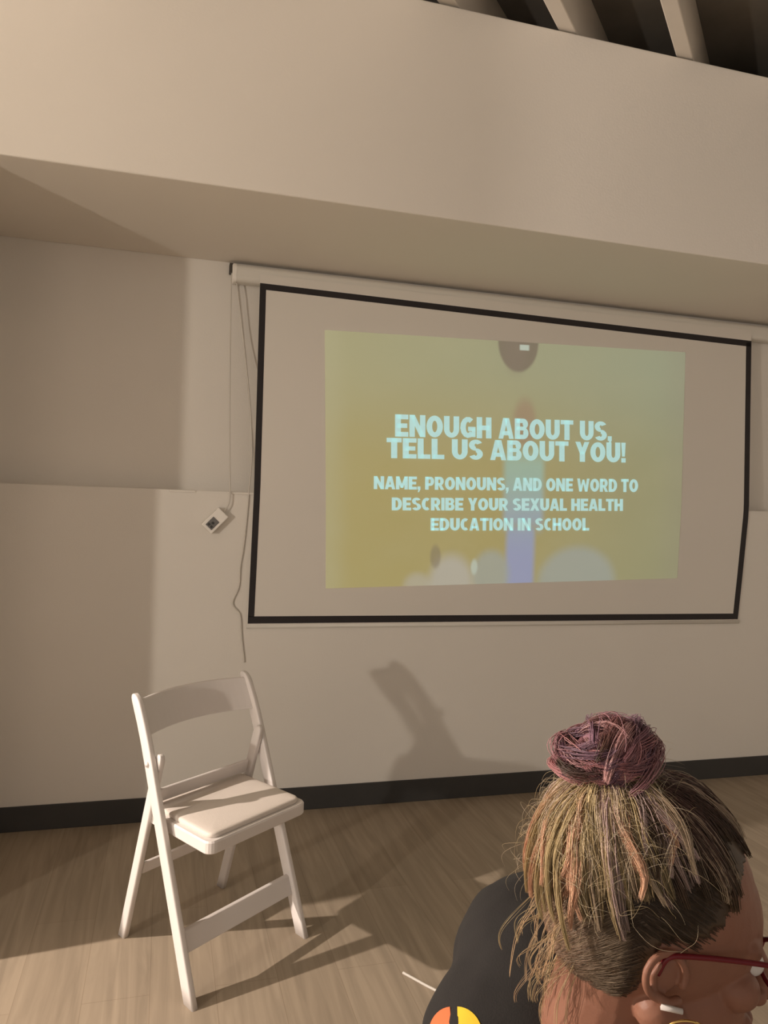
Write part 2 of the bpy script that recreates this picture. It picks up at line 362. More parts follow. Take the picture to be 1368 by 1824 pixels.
def lettering(text, quad):
    BL, BR, TR, TL = [Vector((a, 0, b)) for a, b in quad]
    total = sum(GLYPH[c][0] + 0.06 for c in text) - 0.06
    x = 0.0; vs = []; fs = []
    def flush():
        if not vs: return
        me = bpy.data.meshes.new('word'); me.from_pydata(vs, [], fs); link('word', me, M_TXT, slide)
        vs.clear(); fs.clear()
    for ch in text:
        w, polys = GLYPH[ch]
        if ch == ' ': flush()
        for q in polys:
            b = len(vs); fs.append((b, b+1, b+2, b+3))
            for px, py in q:
                u = (x+px)/total; p = (BL*(1-u)+BR*u)*(1-py) + (TL*(1-u)+TR*u)*py
                vs.append(Vector((p.x, yscr(p.z)-0.006, p.z)) - SO)
        x += w + 0.06
    flush()
lettering('ENOUGH ABOUT US,', [(1.025,1.724),(2.178,1.768),(2.177,1.866),(1.023,1.829)])
lettering('TELL US ABOUT YOU!', [(0.986,1.621),(2.26,1.661),(2.259,1.763),(0.984,1.716)])
lettering('NAME, PRONOUNS, AND ONE WORD TO', [(0.927,1.474),(2.334,1.512),(2.334,1.579),(0.926,1.534)])
lettering('DESCRIBE YOUR SEXUAL HEALTH', [(1.017,1.378),(2.247,1.413),(2.246,1.474),(1.015,1.438)])
lettering('EDUCATION IN SCHOOL', [(1.212,1.288),(2.057,1.308),(2.055,1.371),(1.21,1.347)])

# ------------------------------------------------------------------ control box dangling on its cable
ctl = empty('screen_control_box', (0.2105, -0.022, 1.308)); ctl.rotation_euler = (0, 0, 0)
tag(ctl, 'small white screen control box with grey button panel dangling askew on cable', 'control box')
AX = Vector((0.071, 0, 0.075)).normalized(); AY = Vector((-AX.z, 0, AX.x))
def rbox(bm, a0, a1, b0, b1, y0, y1):
    v = []
    for y in (y0, y1):
        for a, b in ((a0,b0),(a1,b0),(a1,b1),(a0,b1)): v.append(bm.verts.new(AX*a + AY*b + Vector((0,y,0))))
    for f in ((0,1,2,3),(7,6,5,4),(0,4,5,1),(1,5,6,2),(2,6,7,3),(3,7,4,0)): bm.faces.new([v[i] for i in f])
bm = bmesh.new(); rbox(bm, -0.052, 0.052, -0.030, 0.030, -0.018, 0.018); body = obj('box_body', bm, M_BOXW, ctl, bevel=0.004)
bm = bmesh.new(); rbox(bm, -0.040, 0.008, -0.018, 0.018, -0.0205, -0.016); pan = obj('button_panel', bm, M_GREY, ctl, bevel=0.001)
for a, b in ((-0.030, -0.007), (-0.030, 0.008), (-0.014, 0.0)):
    bm = bmesh.new(); rbox(bm, a-0.005, a+0.005, b-0.005, b+0.005, -0.0235, -0.020); obj('button', bm, M_DKBTN, pan, bevel=0.001)
bm = bmesh.new()
O = Vector(ctl.location)
tube(bm, [p - O for p in smooth_pts([(0.262,0.10,2.44),(0.256,0.085,2.40),(0.258,0.03,2.0),(0.266,-0.012,1.60),(0.272,-0.016,1.45),(0.270,-0.02,1.39),(0.258,-0.022,1.362),(0.246,-0.022,1.346)], 8)], 0.0028, 8)
obj('cable', bm, M_CORD, ctl, True)
# loose cord behind the border
bm = bmesh.new()
pts = [(0.272,0.09,2.42),(0.283,0.075,2.356),(0.318,0.075,2.124),(0.352,0.03,1.829),(0.366,0.02,1.60),(0.356,-0.004,1.45),(0.349,-0.005,1.305),(0.338,-0.006,1.18),(0.328,-0.006,1.105),(0.325,-0.006,1.018),(0.300,-0.006,0.943),(0.334,-0.006,0.893),(0.343,-0.006,0.805),(0.360,-0.006,0.68)]
tube(bm, smooth_pts(pts, 8), 0.0030, 8)
tag(obj('hanging_cord', bm, M_CORD, None, True), 'thin loose cord hanging down the wall along the left edge of the screen', 'cord')

# ------------------------------------------------------------------ folding chair
TH = 0.668; SK = 0.17
chair = empty('folding_chair', (0.288, -1.154, 0), TH)
tag(chair, 'white resin folding chair with padded ivory seat standing open on the floor', 'chair')
def cl(a, b, z): return Vector((a - SK*b, -b, z))
def rr2(hw, hd, r, n=3):
    out = []
    for sx, sy, a0 in ((1,1,0),(-1,1,90),(-1,-1,180),(1,-1,270)):
        for i in range(n+1):
            a = math.radians(a0+90*i/n); out.append((sx*(hw-r)+r*math.cos(a), sy*(hd-r)+r*math.sin(a)))
    return out
def post(name, spine, hw, hd, r=0.006, round_top=True):
    bm = bmesh.new(); rings = []
    n = len(spine)
    for i, (a, b, z, s) in enumerate(spine):
        rings.append([cl(a + x*(1 if s > .99 else 0.55+0.45*s), b + y*s, z) for x, y in rr2(hw, hd, r)])
    loft(bm, rings); return obj(name, bm, M_CHAIR, chair, True)
def upright_b(z):                                 # rake of the long legs, bending back near the top
    return -0.440*z - (0.0 if z < 0.62 else 0.7*(z-0.62)**2)
for sx in (-1, 1):
    sp = []
    for i in range(17):
        z = 0.755*i/16; sp.append((sx*0.228, upright_b(z), z, 1.0))
    for dz, s in ((0.012,0.97),(0.022,0.86),(0.029,0.66),(0.033,0.40),(0.0345,0.15)): sp.append((sx*0.228, upright_b(0.755+dz), 0.755+dz, s))
    o = post('leg', sp, 0.0105, 0.0255)
for sx in (-1, 1):
    sp = [(sx*0.2065, -0.438 + 0.20*(z/0.63), z, 1.0) for z in [0.60*i/12 for i in range(13)]]
    sp += [(sx*0.2065, -0.438 + 0.20*((0.60+d)/0.63), 0.60+d, s) for d, s in ((0.012,0.92),(0.022,0.7),(0.028,0.35))]
    post('leg', sp, 0.0105, 0.020)
def bowed(name, zlo, zhi, b_of, wlat, bow, th, n=20):
    bm = bmesh.new(); rings = []
    for i in range(n+1):
        t = -1 + 2*i/n; a = wlat*t; bb = -bow*(1-t*t)
        rings.append([cl(a, b_of(zlo)+bb+th/2, zlo), cl(a, b_of(zlo)+bb-th/2, zlo), cl(a, b_of(zhi)+bb-th/2, zhi), cl(a, b_of(zhi)+bb+th/2, zhi)])
    loft(bm, rings); o = obj(name, bm, M_CHAIR, chair, False, 0.004)
    return o
bowed('backrest', 0.672, 0.772, upright_b, 0.220, 0.055, 0.013)
rear_b = lambda z: -0.438 + 0.20*z/0.63
bowed('back_rail', 0.462, 0.508, rear_b, 0.187, 0.0, 0.014)
bowed('stretcher', 0.118, 0.172, upright_b, 0.220, 0.0, 0.016)
bowed('stretcher', 0.215, 0.255, rear_b, 0.187, 0.0, 0.014)
def pad(bm, a0, a1, b0, b1, r, zs):              # zs: (z, inset); tilt of the seat: back sits lower
    rings = []
    for z, ins in zs:
        ring = []
        hw, hd = (a1-a0)/2-ins, (b1-b0)/2-ins
        for x, y in rr2(hw, hd, max(r-ins, 0.004), 5): ring.append(cl((a0+a1)/2+x, (b0+b1)/2+y, z + 0.035*((b0+b1)/2+y)))
        rings.append(ring)
    loft(bm, rings)
bm = bmesh.new(); pad(bm, -0.203, 0.203, -0.345, 0.032, 0.03, ((0.412,0.004),(0.416,0.0),(0.444,0.0),(0.449,0.004)))
seat = obj('seat', bm, M_CHAIR, chair, False, 0.0)
bm = bmesh.new(); pad(bm, -0.186, 0.186, -0.325, 0.016, 0.03, ((0.447,0.004),(0.451,0.0),(0.459,0.0),(0.4625,0.003),(0.4645,0.010),(0.466,0.03),(0.467,0.09)))
obj('seat_cushion', bm, M_CUSH, seat, True)['label'] = 'padded ivory seat cushion'
for sx in (-1, 1):                               # pivot bolts on the long legs
    bm = bmesh.new(); bmesh.ops.create_cone(bm, cap_ends=True, segments=14, radius1=0.008, radius2=0.008, depth=0.006, matrix=Matrix.Translation(cl(sx*0.2405, upright_b(0.60), 0.60)) @ Matrix.Rotation(math.pi/2, 4, 'Y'))
    obj('bolt', bm, M_CHAIR, chair, True)

# ------------------------------------------------------------------ pale cord on the floor
bm = bmesh.new(); tube(bm, smooth_pts([(0.725,-1.285,0.004),(0.77,-1.355,0.004),(0.81,-1.42,0.004),(0.86,-1.56,0.004),(0.98,-1.75,0.004)], 6), 0.004, 8)
tag(obj('floor_cord', bm, M_CORD, None, True), 'pale cord lying on the wood floor behind the seated person', 'cord')
#PERSON#
TORSO = dict(neck=(0.425,-2.785,0.835), upper=(0.410,-2.712,0.800), chest=(0.392,-2.696,0.680), pelvis=(0.340,-2.680,0.560), shl=-0.02, shr=-0.03,
             bulk=[((0.446,-2.652,0.848),(0.112,0.15,0.106)), ((0.37,-2.70,0.80),(0.090,0.12,0.10))])
_d = Vector((0.3834, 0.9262, -0.6760)).normalized()
_ux = Vector((0.9611, -0.2736, 0.0333)); _ux = (_ux - _d*_ux.dot(_d)).normalized()
PRINT = dict({'from': tuple(Vector((0, -3.456, 1.39)) + _d*0.5), 'to': tuple(Vector((0, -3.456, 1.39)) + _d*1.2)}, ux=tuple(_ux), uz=tuple(_ux.cross(_d)), r=0.0245)
HAIRP = dict(bun_dir=(-0.40, -0.03, 0.90), bun_off=1.40, locks=190, lock_ang=(-250, -75))
EAR_AT = (0.436, -2.892, 0.983)
# ------------------------------------------------------------------ seated person in the foreground
def cmat(name, col, rough, sss=0.0, var=0.05, scale=20, bump=0.0, bs=200): return mat(name, col, rough, var, scale, bump=bump, bscale=bs, sss=sss, spec=0.35)
M_SKIN = cmat('skin', (0.29, 0.135, 0.088), 0.5, 0.12, 0.07, 14, 0.05, 400)
M_SHIRT = cmat('black_cotton', (0.020, 0.018, 0.017), 0.9, 0, 0.2, 40, 0.15, 500)
M_PANTS = cmat('dark_denim', (0.03, 0.033, 0.042), 0.85, 0, 0.2, 40)
M_SHOE = cmat('dark_shoe', (0.03, 0.03, 0.03), 0.6)
M_RED = cmat('dark_red_frame', (0.16, 0.012, 0.018), 0.3)
M_GOLD = mat('gold', (0.85, 0.58, 0.20), 0.25, metal=1.0)
M_PEARL = cmat('white_earring', (0.75, 0.70, 0.66), 0.3)
M_ORANGE = cmat('orange_print', (0.72, 0.17, 0.06), 0.8, 0, 0.06, 40)
M_YELLOW = cmat('yellow_print', (0.78, 0.52, 0.03), 0.8, 0, 0.06, 40)
M_EYE = cmat('eye_white', (0.75, 0.72, 0.68), 0.2)
m, N, L, P = new_mat('dyed_hair')
at = N.new('ShaderNodeAttribute'); at.attribute_name = 'dye'; L.new(at.outputs['Color'], P.inputs['Base Color'])
P.inputs['Roughness'].default_value = 0.45; P.inputs['Specular IOR Level'].default_value = 0.45
M_HAIR = m

person = empty('person', (0.38, -2.76, 0))
tag(person, 'person in black shirt with mauve bun and blond hair, seated in front of the screen', 'person')
PO = Vector(person.location)
HYAW, HPITCH, HROLL = math.radians(-20), math.radians(5), math.radians(0)
HM = Matrix.Rotation(HYAW, 4, 'Z') @ Matrix.Rotation(HPITCH, 4, 'Y') @ Matrix.Rotation(HROLL, 4, 'X')
EAR = Vector((0.0, -0.079, 0.0))
HC = Vector(EAR_AT) - (HM.to_3x3() @ EAR)
HM.translation = HC - PO                                 # everything below is in the person's own frame
def hp(x, y, z): return HM @ Vector((x, y, z))

class Blob:                                              # closed shells, fused by a voxel remesh into one skin
    def __init__(s): s.bm = bmesh.new()
    def ell(s, c, r, rot=None, seg=24):
        M4 = Matrix.Translation(c) @ (rot.to_4x4() if rot else Matrix.Identity(4)) @ Matrix.Diagonal((*r, 1))
        bmesh.ops.create_uvsphere(s.bm, u_segments=seg, v_segments=seg//2+2, radius=1, matrix=M4)
    def cap(s, a, b, ra, rb, n=16):
        a, b = Vector(a), Vector(b); ax = (b-a); ln = ax.length; ax.normalize()
        h = Vector((0,0,1)) if abs(ax.z) < 0.9 else Vector((1,0,0)); u = ax.cross(h).normalized(); v = ax.cross(u)
        rings = []
        for i in range(5):
            t = math.radians(88 - 88*i/4); rings.append((a - ax*ra*math.sin(t), ra*math.cos(t)))
        for i in range(5):
            t = math.radians(88*i/4); rings.append((b + ax*rb*math.sin(t), rb*math.cos(t)))
        loft(s.bm, [[c + (u*math.cos(k*2*math.pi/n)+v*math.sin(k*2*math.pi/n))*r for k in range(n)] for c, r in rings])
    def chain(s, pts, n=16):
        for (a, ra), (b, rb) in zip(pts, pts[1:]): s.cap(a, b, ra, rb, n)
    def build(s, name, m, parent, voxel, smooth=6, extra=None):
        bmesh.ops.recalc_face_normals(s.bm, faces=s.bm.faces)
        me = bpy.data.meshes.new(name); s.bm.to_mesh(me); s.bm.free()
        o = bpy.data.objects.new(name, me); COL.objects.link(o)
        r = o.modifiers.new('r', 'REMESH'); r.mode = 'VOXEL'; r.voxel_size = voxel
        q = o.modifiers.new('s', 'SMOOTH'); q.iterations = smooth; q.factor = 0.5
        dg = bpy.context.evaluated_depsgraph_get(); dg.update()
        out = bpy.data.meshes.new_from_object(o.evaluated_get(dg)); out.name = name
        bpy.data.objects.remove(o)
        return link(name, out, m, parent, True)
def W_(x, y, z): return Vector((x, y, z)) - PO
FX = Vector((math.cos(HYAW), math.sin(HYAW), 0)); LX = Vector((-FX.y, FX.x, 0))      # facing, and her left
NB = W_(*TORSO['neck'])                                   # base of the neck
PEL = W_(*TORSO['pelvis'])
chest = W_(*TORSO['chest']); upb = W_(*TORSO['upper'])
SHL = NB + LX*0.165 - FX*0.02 + Vector((0,0,TORSO['shl'])); SHR = NB - LX*0.165 - FX*0.02 + Vector((0,0,TORSO['shr']))
rot = Matrix.Rotation(HYAW, 3, 'Z')

body = Blob()
H3 = HM.to_3x3()
body.ell(hp(-0.006, 0, 0.040), (0.098, 0.076, 0.103), H3, 40)          # cranium
body.ell(hp(0.038, 0, 0.030), (0.060, 0.062, 0.075), H3, 32)           # brow and upper face
body.ell(hp(0.030, 0, -0.040), (0.062, 0.058, 0.062), H3, 32)          # cheeks and jaw
body.ell(hp(0.062, 0, -0.082), (0.030, 0.034, 0.028), H3)              # chin
for sy in (-1, 1):
    body.cap(hp(-0.005, sy*0.056, -0.035), hp(0.055, sy*0.026, -0.085), 0.020, 0.018)   # jaw line
    body.ell(hp(0.068, sy*0.036, -0.014), (0.022, 0.022, 0.020), H3)   # cheek bones
    body.cap(hp(0.088, sy*0.012, 0.026), hp(0.074, sy*0.046, 0.026), 0.010, 0.010)      # brows
    body.ell(hp(0.100, sy*0.011, -0.034), (0.010, 0.008, 0.008), H3, 12)                # nostrils
body.cap(hp(0.090, 0, 0.018), hp(0.112, 0, -0.026), 0.008, 0.012)      # nose
body.ell(hp(0.114, 0, -0.030), (0.011, 0.011, 0.010), H3, 14)
body.cap(hp(0.088, -0.020, -0.057), hp(0.088, 0.020, -0.057), 0.008, 0.008); body.ell(hp(0.094, 0, -0.056), (0.008, 0.018, 0.006), H3, 14)
body.ell(hp(0.092, 0, -0.067), (0.008, 0.017, 0.007), H3, 14)
neck0 = hp(-0.030, 0, -0.045)
body.chain([(hp(-0.026, 0, 0.0), 0.058), (neck0, 0.054), (NB.lerp(neck0, 0.5) - FX*0.006, 0.054), (NB, 0.062)], 24)
# right and left ear: rim, fold, bowl and lobe
for sy in (-1, 1):
    rim = []
    for i in range(17):
        a = math.radians(-60 + 265*i/16)                 # from behind the lobe, up the back, over the top, down the front
        px, pz = -0.010 - 0.0180*math.cos(a), 0.010 + 0.0200*math.sin(a)
        rim.append(hp(px, sy*(0.0800 + 0.0065*max(-0.4, math.cos(a))), pz))
    body.chain([(p, 0.0036) for p in rim], 8)
    body.chain([(hp(-0.018, sy*0.0790, -0.002), 0.0030), (hp(-0.0200, sy*0.0810, 0.010), 0.0030), (hp(-0.015, sy*0.0810, 0.020), 0.0026)], 8)
    body.ell(hp(-0.012, sy*0.0735, 0.008), (0.016, 0.0042, 0.018), H3, 16)
    body.chain([(hp(-0.016, sy*0.0815, -0.008), 0.0045), (hp(-0.004, sy*0.0805, -0.014), 0.0055), (hp(0.004, sy*0.0775, -0.011), 0.0045)], 10)
    body.ell(hp(0.007, sy*0.0765, 0.004), (0.0035, 0.0055, 0.006), H3, 12)
head = body.build('head', M_SKIN, person, 0.0016, 3)
body = Blob()
body.chain([(upb, 0.10), (chest, 0.13), (PEL, 0.13)], 24)
body.chain([(SHL, 0.055), (NB, 0.06), (SHR, 0.055)])
hips = []
for s_, SH in ((1, SHL), (-1, SHR)):
    elbow = SH + FX*0.14 + LX*0.03*s_ - Vector((0,0,0.25)); wrist = PEL + FX*0.36 + LX*0.07*s_ + Vector((0,0,0.115))
    body.chain([(SH, 0.048), (SH.lerp(elbow, 0.5), 0.043), (elbow, 0.036), (elbow.lerp(wrist, 0.35), 0.037), (wrist, 0.025)])
    d = (wrist-elbow).normalized(); side = LX*-s_; palm = wrist + d*0.075
    body.cap(wrist, palm, 0.022, 0.026); body.cap(wrist + side*0.01, palm + side*0.018, 0.018, 0.016); body.cap(wrist - side*0.01, palm - side*0.018, 0.018, 0.016)
    for i, ln in enumerate((0.068, 0.078, 0.072, 0.056)):
        off = side*(0.030 - 0.020*i); k0 = palm + off; k1 = k0 + d*ln*0.5 - Vector((0,0,0.006)); k2 = k1 + d*ln*0.3 - Vector((0,0,0.016)); k3 = k2 + d*ln*0.15 - Vector((0,0,0.014))
        body.chain([(k0, 0.0095), (k1, 0.009), (k2, 0.008), (k3, 0.007)], 10)
    t0 = wrist + side*0.022 + d*0.02; body.chain([(t0, 0.011), (t0 + d*0.03 + side*0.022, 0.010), (t0 + d*0.058 + side*0.026, 0.008)], 10)
    hip = PEL + LX*0.09*s_ - Vector((0,0,0.04)); knee = hip + FX*0.42 + LX*0.04*s_ + Vector((0,0,0.02)); ank = Vector((knee.x, knee.y, 0.075)) - FX*0.02
    body.chain([(hip, 0.075), (knee, 0.052), (knee.lerp(ank, 0.35) - FX*0.01, 0.050), (ank, 0.034)])
    body.chain([(ank, 0.034), (ank + FX*0.05 - Vector((0,0,0.03)), 0.036), (ank + FX*0.15 - Vector((0,0,0.045)), 0.026)])
    hips.append((SH, elbow, hip, knee, ank))
skin = body.build('body', M_SKIN, person, 0.004, 5)
bm = bmesh.new(); bm.from_mesh(skin.data); bm.from_mesh(head.data); bpy.data.objects.remove(head); bm.to_mesh(skin.data); bm.free()
for p in skin.data.polygons: p.use_smooth = True

# eyes
for sy in (-1, 1):
    bm = bmesh.new(); bmesh.ops.create_uvsphere(bm, u_segments=20, v_segments=12, radius=0.0115, matrix=Matrix.Translation(hp(0.082, sy*0.031, 0.008)))
    obj('eye', bm, M_EYE, person, True)

# shirt
sh = Blob()
sh.chain([(upb, 0.118), (chest, 0.150), (PEL + Vector((0,0,0.02)), 0.150)], 28)
sh.chain([(SHL, 0.068), (NB - Vector((0,0,0.035)) - FX*0.02, 0.070), (SHR, 0.068)], 24)
for c_, r_ in TORSO['bulk']: sh.ell(W_(*c_), r_, rot, 32)
for SH, elbow, hip, knee, ank in hips: sh.chain([(SH, 0.066), (SH.lerp(elbow, 0.72), 0.058)], 20)
shirt = sh.build('shirt', M_SHIRT, person, 0.006, 8)
for v in shirt.data.vertices:                            # soft folds
    v.co += v.normal*(0.006*noise.noise(v.co*9.0) + 0.003*noise.noise(v.co*24.0))
pt = Blob()
for SH, elbow, hip, knee, ank in hips: pt.chain([(PEL - Vector((0,0,0.02)), 0.145), (hip, 0.088), (knee, 0.066), (knee.lerp(ank, 0.4), 0.062), (ank + Vector((0,0,0.03)), 0.050)], 20)
pt.build('trousers', M_PANTS, person, 0.008, 6)
for SH, elbow, hip, knee, ank in hips:
    so = Blob(); so.chain([(ank - Vector((0,0,0.01)), 0.046), (ank + FX*0.06 - Vector((0,0,0.03)), 0.044), (ank + FX*0.17 - Vector((0,0,0.038)), 0.036)], 18)
    so.ell(ank + FX*0.06 + Vector((0,0,-ank.z+0.012)), (0.13, 0.042, 0.012), rot)
    so.build('shoe', M_SHOE, person, 0.005, 3)

# printed patches on the sleeve, laid on the cloth
bv = BVHTree.FromObject(shirt, bpy.context.evaluated_depsgraph_get())
def printed(name, outline, m, lab):
    ctr = Vector((sum(p[0] for p in outline)/len(outline), sum(p[1] for p in outline)/len(outline)))
    bm = bmesh.new(); PC = W_(*PRINT['from']); UX = Vector(PRINT['ux']).normalized(); UZ = Vector(PRINT['uz']).normalized(); D = UX.cross(UZ).normalized()
    if D.dot(W_(*PRINT['to'])-PC) < 0: D = -D
    rings = []
    for s_ in (0.0, 0.35, 0.7, 1.0):
        ring = []
        for px, pz in outline:
            q = PC + UX*(ctr.x+(px-ctr.x)*max(s_, 0.001)) + UZ*(ctr.y+(pz-ctr.y)*max(s_, 0.001))
            h = bv.ray_cast(q, D)
            f_ = 1.0
            while h[0] is None and f_ > 0.05:
                f_ -= 0.05; q = PC + UX*(ctr.x+(px-ctr.x)*s_*f_) + UZ*(ctr.y+(pz-ctr.y)*s_*f_); h = bv.ray_cast(q, D)
            if h[0] is None: return None
            ring.append(bm.verts.new(h[0] + h[1]*0.0012))
        rings.append(ring)
    n = len(outline)
    for a, b in zip(rings, rings[1:]):
        for i in range(n): bm.faces.new((a[i], a[(i+1)%n], b[(i+1)%n], b[i]))
    o = obj(name, bm, m, shirt, True); o['label'] = lab
    return o
def quarter(cx, cz, r, a0, a1, asp=1.0):
    return [(cx, cz)] + [(cx + r*asp*math.cos(math.radians(a0+(a1-a0)*i/10)), cz + r*math.sin(math.radians(a0+(a1-a0)*i/10))) for i in range(11)]
if PRINT:
    printed('sleeve_print', quarter(-0.003, -0.005, PRINT['r'], 92, 180, 1.0), M_ORANGE, 'orange printed patch')
    printed('sleeve_print', quarter(0.003, -0.005, PRINT['r'], 0, 88, 1.0), M_YELLOW, 'yellow printed patch')

# spectacles
gl = empty('spectacles', (0,0,0)); gl.parent = person
for sy in (-1, 1):
    bm = bmesh.new()
    tube(bm, smooth_pts([hp(-0.016, sy*0.0795, 0.010), hp(-0.010, sy*0.0815, 0.026), hp(0.006, sy*0.0800, 0.0295), hp(0.05, sy*0.0735, 0.029), hp(0.098, sy*0.066, 0.026)], 6), 0.0024, 8)
    obj('temple_arm', bm, M_RED, gl, True)
    bm = bmesh.new(); tube(bm, [hp(0.104 - 0.006*abs(math.cos(a)) , sy*(0.034 + 0.027*math.cos(a)), 0.008 + 0.021*math.sin(a)) for a in [2*math.pi*i/28 for i in range(29)]], 0.0022, 8)
    obj('rim', bm, M_RED, gl, True)
bm = bmesh.new(); tube(bm, [hp(0.100, -0.008, 0.012), hp(0.106, 0, 0.016), hp(0.100, 0.008, 0.012)], 0.002, 8); obj('bridge', bm, M_RED, gl, True)
# jewellery on the near ear
bm = bmesh.new(); tube(bm, [hp(-0.012, -0.0855, -0.0135), hp(0.006, -0.0865, -0.0145)], [0.0028, 0.0024], 10)
o = obj('earring', bm, M_PEARL, person, True); o['label'] = 'white bar earring'
bm = bmesh.new()
tube(bm, [hp(0.012 + 0.020*math.cos(a), -0.0865 - 0.004*math.sin(a), -0.036 + 0.017*math.sin(a)) for a in [2*math.pi*i/32 + 1.2 for i in range(33)]], 0.0011, 8)
o = obj('earring', bm, M_GOLD, person, True); o['label'] = 'thin gold hoop earring'

# ---- hair
rnd = random.Random(11)
CEN = Vector((-0.006, 0, 0.040)); RAD = Vector((0.098, 0.076, 0.103))
def on_skull(d, s):
    return Vector((CEN.x + RAD.x*d.x*s, CEN.y + RAD.y*d.y*s, CEN.z + RAD.z*d.z*s))
HL = [(-0.11,-0.070),(-0.05,-0.062),(-0.028,-0.02),(-0.012,0.036),(0.02,0.036),(0.036,0.046),(0.050,0.070),(0.066,0.098),(0.09,0.115)]
def hairline(x):
    if x <= HL[0][0]: return HL[0][1]
    for (a, za), (b, zb) in zip(HL, HL[1:]):
        if x <= b: return za + (zb-za)*(x-a)/(b-a)
    return HL[-1][1]
def slerp(a, b, t):
    w = math.acos(max(-1, min(1, a.dot(b))))
    if w < 1e-4: return a.copy()
    return (a*math.sin((1-t)*w) + b*math.sin(t*w))/math.sin(w)
def mixc(a, b, t): t = max(0, min(1, t)); return tuple(a[i]*(1-t)+b[i]*t for i in range(3))
BROWN = (0.085,0.052,0.028); DARK = (0.055,0.036,0.022); ASH = (0.47,0.36,0.25); BLOND = (0.52,0.40,0.21); PEACH = (0.72,0.43,0.28); MAUVE = (0.40,0.20,0.22); PINK = (0.55,0.25,0.26); PURP = (0.25,0.14,0.19); LILAC = (0.56,0.41,0.38)
class Strands:
    def __init__(s): s.v = []; s.f = []; s.c = []
    def add(s, pts, r, cols):
        n = len(pts); b0 = len(s.v); prev = None
        for i, p in enumerate(pts):
            t = (pts[min(i+1, n-1)] - pts[max(i-1, 0)])
            if t.length < 1e-9: t = Vector((0,0,1))
            t.normalize()
            h = Vector((0.31,0.83,0.46)) if prev is None else prev
            a = h - t*h.dot(t)
            if a.length < 1e-6: a = Vector((1,0,0)).cross(t)
            a.normalize(); prev = a; b = t.cross(a); rr = r*(1.0 if i < n-2 else (0.75 if i == n-2 else 0.3))
            for k in range(3):
                an = k*2.0944; s.v.append(p + (a*math.cos(an) + b*math.sin(an))*rr); s.c.append(cols[i])
        for i in range(n-1):
            o0 = b0+i*3; o1 = o0+3
            for k in range(3): s.f.append((o0+k, o0+(k+1)%3, o1+(k+1)%3, o1+k))
    def build(s, name, parent):
        me = bpy.data.meshes.new(name); me.from_pydata([HM @ p for p in s.v], [], s.f)
        ca = me.color_attributes.new('dye', 'FLOAT_COLOR', 'POINT')
        ca.data.foreach_set('color', [x for c in s.c for x in (*c, 1.0)])
        return link(name, me, M_HAIR, parent, True)
def clump(S_, guide, n, spread, r, cols, tip=1.0, shade=0.25):
    for k in range(n):
        o1 = Vector((rnd.gauss(0,1), rnd.gauss(0,1), rnd.gauss(0,1)))*spread
        ph = rnd.random()*6.28; sd = 1 + shade*(rnd.random()*2-1); m_ = len(guide)-1
        pts = []
        for i, p in enumerate(guide):
            t = i/m_
            pts.append(p + o1*(0.5 + 0.5*math.sin(math.pi*min(1, t*1.1)) + (tip-1)*t) + Vector((math.sin(ph+5*t), math.cos(ph*1.7+4*t), math.sin(ph*2.3+6*t)))*spread*0.35)
        S_.add(pts, r*(0.7+0.6*rnd.random()), [tuple(min(1, x*sd) for x in c) for c in cols])

hair = None
# scalp: short undercut layer, a closed cap following the hairline
NU, NV = 200, 110; vs = []; fs = []; idx = {}; cc = []
for layer, s_ in ((0, 1.035), (1, 0.97)):
    for i in range(NV+1):
        for j in range(NU):
            th = math.pi*i/NV; ph = 2*math.pi*j/NU
            d = Vector((math.sin(th)*math.cos(ph), math.sin(th)*math.sin(ph), math.cos(th)))
            p = on_skull(d, s_); q = on_skull(d, 1.0)
            idx[(layer,i,j)] = (p, q.z > hairline(q.x) + 0.006 + 0.007*noise.noise(q*120))
vid = {}
def vget(k):
    if k not in vid:
        vid[k] = len(vs); vs.append(HM @ idx[k][0]); cc.append(mixc(mixc(DARK, BROWN, 0.5+noise.noise(idx[k][0]*60)), ASH, max(0.0, min(0.5, (-idx[k][0].x-0.045)*10))))
    return vid[k]
cells = {(i, j) for i in range(NV) for j in range(NU) if all(idx[(0,a,b%NU)][1] for a in (i,i+1) for b in (j,j+1))}
for (i, j) in cells:
    q = [(i,j),(i+1,j),(i+1,(j+1)%NU),(i,(j+1)%NU)]
    fs.append([vget((0,a,b)) for a, b in q]); fs.append([vget((1,a,b)) for a, b in reversed(q)])
    for (n_, e) in (((i-1,j),(3,0)), ((i,(j-1)%NU),(0,1)), ((i+1,j),(1,2)), ((i,(j+1)%NU),(2,3))):
        if n_ not in cells and 0 <= n_[0] < NV:
            a, b = q[e[0]], q[e[1]]; fs.append([vget((0,*b)), vget((0,*a)), vget((1,*a)), vget((1,*b))])
me = bpy.data.meshes.new('hair'); me.from_pydata(vs, [], [list(dict.fromkeys(f)) for f in fs if len(set(f)) > 2])
ca = me.color_attributes.new('dye', 'FLOAT_COLOR', 'POINT'); ca.data.foreach_set('color', [x for c in cc for x in (*c, 1.0)])
hair = link('hair', me, M_HAIR, person, True)

BD = Vector(HAIRP['bun_dir']).normalized()               # where the bun sits on the skull
BUN = on_skull(BD, HAIRP['bun_off'])
